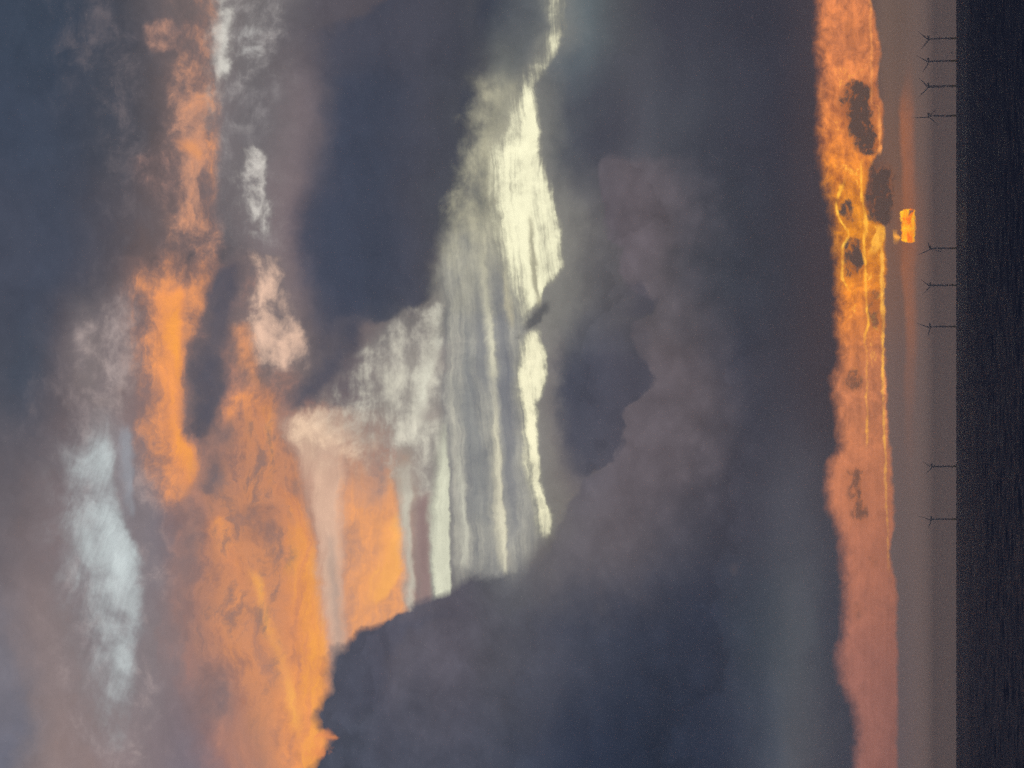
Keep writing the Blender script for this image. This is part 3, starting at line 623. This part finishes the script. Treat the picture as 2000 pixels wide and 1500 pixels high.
def make_turbine():
    """offshore turbine, base at the water, rotor facing local -Y"""
    root = bpy.data.objects.new('wind_turbine', None); COL.objects.link(root)
    root.empty_display_size = 10
    b = bmesh.new()                                           # monopile and its working deck
    loft(b, [ring(4.3, -25), ring(4.3, 2), ring(3.95, 6), ring(3.95, 19.0)])
    f = mesh_obj('foundation', b, M_STEEL, root)
    b = bmesh.new(); loft(b, [ring(6.8, 16.6), ring(6.8, 17.1)])
    mesh_obj('work_platform', b, M_DARK, f, False)
    b = bmesh.new()                                           # railing
    for zz in (17.75, 18.3):
        for i in range(24):
            p, q = Vector(ring(6.65, zz)[i]), Vector(ring(6.65, zz)[(i + 1) % 24])
            d = (q - p).normalized(); s = d.cross(Vector((0, 0, 1))) * .05; u = Vector((0, 0, .05))
            loft(b, [[p + s + u, p - s + u, p - s - u, p + s - u], [q + s + u, q - s + u, q - s - u, q + s - u]])
    for p in ring(6.65, 17.1, 12):
        p = Vector(p); loft(b, [[p + Vector((x * .05, y * .05, z)) for x, y in ((-1, -1), (1, -1), (1, 1), (-1, 1))] for z in (0, 1.2)])
    mesh_obj('railing', b, M_STEEL, f, False)
    b = bmesh.new()
    loft(b, [ring(3.7, 19.002), ring(3.6, 45), ring(3.3, 75), ring(2.9, 100), ring(2.6, HUB - 3.3)])
    mesh_obj('tower', b, M_TOWER, root)
    b = bmesh.new()                                           # nacelle: a long rounded box
    prof = []
    for y, w, h in ((-3.0, 2.2, 2.3), (-2.4, 3.0, 3.0), (0, 3.5, 3.5), (7, 3.6, 3.6), (12, 3.4, 3.4), (15, 2.8, 2.8), (15.6, 2.0, 2.2)):
        prof.append([(w * abs(math.cos(a)) ** .5 * (1 if math.cos(a) >= 0 else -1), y,
                      HUB + .2 + h * abs(math.sin(a)) ** .5 * (1 if math.sin(a) >= 0 else -1))
                     for a in (2 * math.pi * i / 20 for i in range(20))])
    loft(b, prof)
    n = mesh_obj('nacelle', b, M_TOWER, root)
    b = bmesh.new()                                           # radiator on the roof
    loft(b, [[(x, y, HUB + 3.7 + z) for x, y in ((-2.4, 10.5), (2.4, 10.5), (2.4, 12.5), (-2.4, 12.5))] for z in (-.2, 2.3)])
    mesh_obj('cooler', b, M_DARK, n, False)
    b = bmesh.new()                                           # spinner
    prof = []
    for y, r in ((2.4, 2.1), (1.6, 2.5), (-.4, 2.6), (-2.2, 2.1), (-3.2, 1.2), (-3.6, .3)):
        prof.append([(r * math.cos(a), y, r * math.sin(a)) for a in (2 * math.pi * i / 20 for i in range(20))])
    loft(b, prof)
    h = mesh_obj('rotor_hub', b, M_BLADE, root)
    h.location = (0, -5.5, HUB + .2)
    for k in range(3):
        b = bmesh.new(); rs = []
        for s, chord, thick, tw in ((.0, 3.0, 3.0, 0), (.03, 3.0, 3.0, 0), (.10, 4.8, 2.6, 14), (.20, 5.8, 1.8, 12),
                                    (.40, 4.9, 1.2, 7), (.60, 3.9, .8, 4), (.80, 2.2, .45, 2), (.94, 1.2, .25, 1), (.985, .8, .14, 0), (1, .2, .05, 0)):
            z = 1.6 + s * BLADE; ca, sa = math.cos(R(tw)), math.sin(R(tw)); pts = []
            for i in range(14):
                a = 2 * math.pi * i / 14
                x = chord * (.5 * math.cos(a) - .15 * min(1, s * 8)); y = thick * .5 * math.sin(a) * (1 - .35 * math.cos(a) * min(1, s * 8))
                pts.append((x * ca - y * sa, x * sa + y * ca - 2.2 * s * s, z))
            rs.append(pts)
        loft(b, rs)
        bl = mesh_obj('blade', b, M_BLADE, h)
        bl.rotation_euler = (0, R(120 * k), 0)
    return root


def copy_tree(o, parent=None):
    c = o.copy(); COL.objects.link(c)
    if parent is not None: c.parent = parent
    for ch in list(o.children): copy_tree(ch, c)
    return c


# (pixel row in the image, distance, rotor angle, yaw, label)
SPOTS = [
    (226, 15000, 93, 62, 'turbine just right of the sun with one blade pointing straight up'),
    (75, 15000, 34, 60, 'faint turbine farthest right on the horizon, its two upper blades in a flat V'),
    (119, 15050, 42, 62, 'second turbine from the right end, with a tiny far rotor at its foot'),
    (168, 14900, 28, 58, 'turbine between the upright-bladed one and the one with a tiny rotor at its foot'),
    (485, 15900, 8, 60, 'turbine nearest left of the low sun, one blade level and one slanting down'),
    (557, 15900, 34, 60, 'middle one of the three turbines left of the sun'),
    (638, 15800, 52, 62, 'leftmost of the three turbines close to the left of the sun'),
    (911, 16800, 36, 60, 'right one of the two lone turbines far left of the sun'),
    (1014, 16500, 50, 62, 'leftmost turbine of all, alone over the sea far from the sun'),
    (104, 42500, 84, 60, 'tiny far turbine sunk behind the horizon, only its hub and rotor showing'),
]
proto = make_turbine()
for i, (y, d, ph, yaw, label) in enumerate(SPOTS):
    t = proto if i == 0 else copy_tree(proto)
    az = math.atan((750 - y) / F * math.cos(PITCH))
    t.location = (d * math.sin(az), d * math.cos(az), -d * d / (2 * EARTH))
    t.rotation_euler = (0, 0, R(-yaw))
    set_info(t, label, 'wind turbine', GROUP)
    for ch in t.children:
        # blade 0 stands up at rotor angle 90
        if ch.name.startswith('rotor_hub'): ch.rotation_euler = (0, R(90 - ph), 0)

# ------------------------------------------------------------------ sea: one curved sheet with real waves
rng = np.random.default_rng(11)
fine_az = np.arange(-8.6, 8.6001, 0.0205)
side = np.concatenate([np.linspace(8.7, 16, 60)[:-1], np.linspace(16, 180, 90)])
azs = np.radians(np.concatenate([-side[::-1][1:], fine_az, side]))     # closes on itself at 180
rr = [3.0]
while rr[-1] < 420: rr.append(rr[-1] * 1.09)
while rr[-1] < 2600: rr.append(rr[-1] + 0.55 + max(0, rr[-1] - 650) * 0.0011)
while rr[-1] < 50000: rr.append(rr[-1] * 1.022)
rr = np.array(rr); dr = np.gradient(rr)
AZ, RR = np.meshgrid(azs, rr)
DAZ = np.broadcast_to(np.gradient(azs), AZ.shape); DR = np.broadcast_to(dr[:, None], AZ.shape)
XX, YY = RR * np.sin(AZ), RR * np.cos(AZ)
step = np.maximum(DR, DAZ * RR)
ZZ = -RR ** 2 / (2 * EARTH)
wind = R(252)
for k in range(64):
    lam = 1.7 * (26 / 1.7) ** rng.random()
    th = wind + rng.normal(0, .62)
    amp = 0.0044 * lam ** 0.93 * (0.5 + rng.random())
    ph = rng.random() * 6.283
    a = amp * np.clip((lam / step - 2.5) / 2.5, 0, 1)
    if a.max() <= 0: continue
    q = (XX * math.cos(th) + YY * math.sin(th)) * (2 * math.pi / lam) + ph
    ZZ = ZZ + a * (np.sin(q) + 0.22 * np.cos(2 * q))
nr, nc = AZ.shape
co = np.stack([XX, YY, ZZ], -1).reshape(-1, 3).astype(np.float32)
i0 = (np.arange(nr - 1)[:, None] * nc + np.arange(nc)[None, :])
nxt = np.roll(np.arange(nc), -1)
i1 = (np.arange(nr - 1)[:, None] * nc + nxt[None, :])
quads = np.stack([i0, i1, i1 + nc, i0 + nc], -1)[:, :, ::-1].reshape(-1, 4)
# small cap closing the middle
n_q = len(quads)
me = bpy.data.meshes.new('sea')
cap = np.arange(nc)
me.vertices.add(len(co)); me.vertices.foreach_set('co', co.ravel())
loops = np.concatenate([quads.ravel(), cap[::-1]])
me.loops.add(len(loops)); me.loops.foreach_set('vertex_index', loops.astype(np.int32))
starts = np.concatenate([np.arange(n_q) * 4, [n_q * 4]]).astype(np.int32)
me.polygons.add(n_q + 1); me.polygons.foreach_set('loop_start', starts)
me.polygons.foreach_set('use_smooth', np.ones(n_q + 1, dtype=bool))
me.update(calc_edges=True); me.validate()
sea = bpy.data.objects.new('sea', me); COL.objects.link(sea)
set_info(sea, kind='structure')


def sea_nodes(nt, o):
    p = nt.nodes.new('ShaderNodeBsdfPrincipled')
    p.inputs['Base Color'].default_value = (.044, .060, .118, 1)
    p.inputs['Roughness'].default_value = .22
    p.inputs['IOR'].default_value = 1.13
    t = nt.nodes.new('ShaderNodeTexCoord')
    n = nt.nodes.new('ShaderNodeTexNoise'); n.inputs['Scale'].default_value = .9; n.inputs['Detail'].default_value = 5
    nt.links.new(t.outputs['Object'], n.inputs['Vector'])
    bp = nt.nodes.new('ShaderNodeBump'); bp.inputs['Strength'].default_value = .5; bp.inputs['Distance'].default_value = .08
    nt.links.new(n.outputs['Fac'], bp.inputs['Height']); nt.links.new(bp.outputs[0], p.inputs['Normal'])
    # wind lanes: rougher and smoother water
    mp = nt.nodes.new('ShaderNodeMapping'); mp.inputs['Scale'].default_value = (.0025, .0006, 1)
    nt.links.new(t.outputs['Object'], mp.inputs[0])
    n2 = nt.nodes.new('ShaderNodeTexNoise'); n2.inputs['Scale'].default_value = 1; n2.inputs['Detail'].default_value = 4
    nt.links.new(mp.outputs[0], n2.inputs['Vector'])
    mr = nt.nodes.new('ShaderNodeMapRange')
    for i, v in enumerate((.35, .65, .46, .56)): mr.inputs[i + 1].default_value = v
    nt.links.new(n2.outputs['Fac'], mr.inputs[0]); nt.links.new(mr.outputs[0], p.inputs['Roughness'])
    nt.links.new(p.outputs[0], o.inputs['Surface'])


sea.data.materials.append(pmat('sea_water', sea_nodes))

# ------------------------------------------------------------------ air
b = bmesh.new()
bmesh.ops.create_cube(b, size=1.0)
HX, Z0, Z1 = 52000.0, -180.0, 235.0
for v in b.verts: v.co = (v.co.x * 2 * HX, v.co.y * 2 * HX, Z0 if v.co.z < 0 else Z1)


def haze_nodes(nt, o):
    v = nt.nodes.new('ShaderNodeVolumePrincipled')
    v.inputs['Color'].default_value = (.95, .90, .90, 1)
    v.inputs['Density'].default_value = HAZE
    v.inputs['Anisotropy'].default_value = .55
    nt.links.new(v.outputs[0], o.inputs['Volume'])


HAZE = 4.6e-5
hz = mesh_obj('haze', b, pmat('sea_haze', haze_nodes), None, False)
set_info(hz, kind='stuff')

# ------------------------------------------------------------------ sun, nearly spent behind the cloud
sl = bpy.data.lights.new('sun', 'SUN'); sl.energy = 0.008; sl.angle = R(0.53); sl.color = (1.0, .55, .25)
so = bpy.data.objects.new('sun', sl); COL.objects.link(so)
sd = Vector((math.sin(SUN_AZ) * math.cos(SUN_EL), math.cos(SUN_AZ) * math.cos(SUN_EL), math.sin(SUN_EL)))
so.rotation_euler = sd.to_track_quat('Z', 'Y').to_euler()

# ------------------------------------------------------------------ camera
cd = bpy.data.cameras.new('camera'); cam = bpy.data.objects.new('camera', cd); COL.objects.link(cam)
cd.sensor_fit = 'HORIZONTAL'; cd.sensor_width = 36.0; cd.lens = 36.0 * F / 2000.0
cd.clip_start = 0.5; cd.clip_end = 200000.0
upv = Vector((0, -sp, cp)); fwd = Vector((0, cp, sp)); rgt = Vector((1, 0, 0))
# the camera is held on its side: its own right hand points down to the sea
cam.matrix_world = Matrix((( -upv).to_4d(), rgt.to_4d(), (-fwd).to_4d(), Vector((0, 0, EYE, 1)))).transposed()
for i in range(3): cam.matrix_world[3][i] = 0.0
scn.camera = cam

# ------------------------------------------------------------------ render settings
scn.view_settings.view_transform = 'Standard'; scn.view_settings.look = 'None'
scn.view_settings.exposure = 0; scn.view_settings.gamma = 1
scn.view_settings.use_curve_mapping = False
scn.cycles.use_adaptive_sampling = True
scn.cycles.adaptive_threshold = 0.05
scn.cycles.adaptive_min_samples = 16
scn.cycles.use_denoising = False
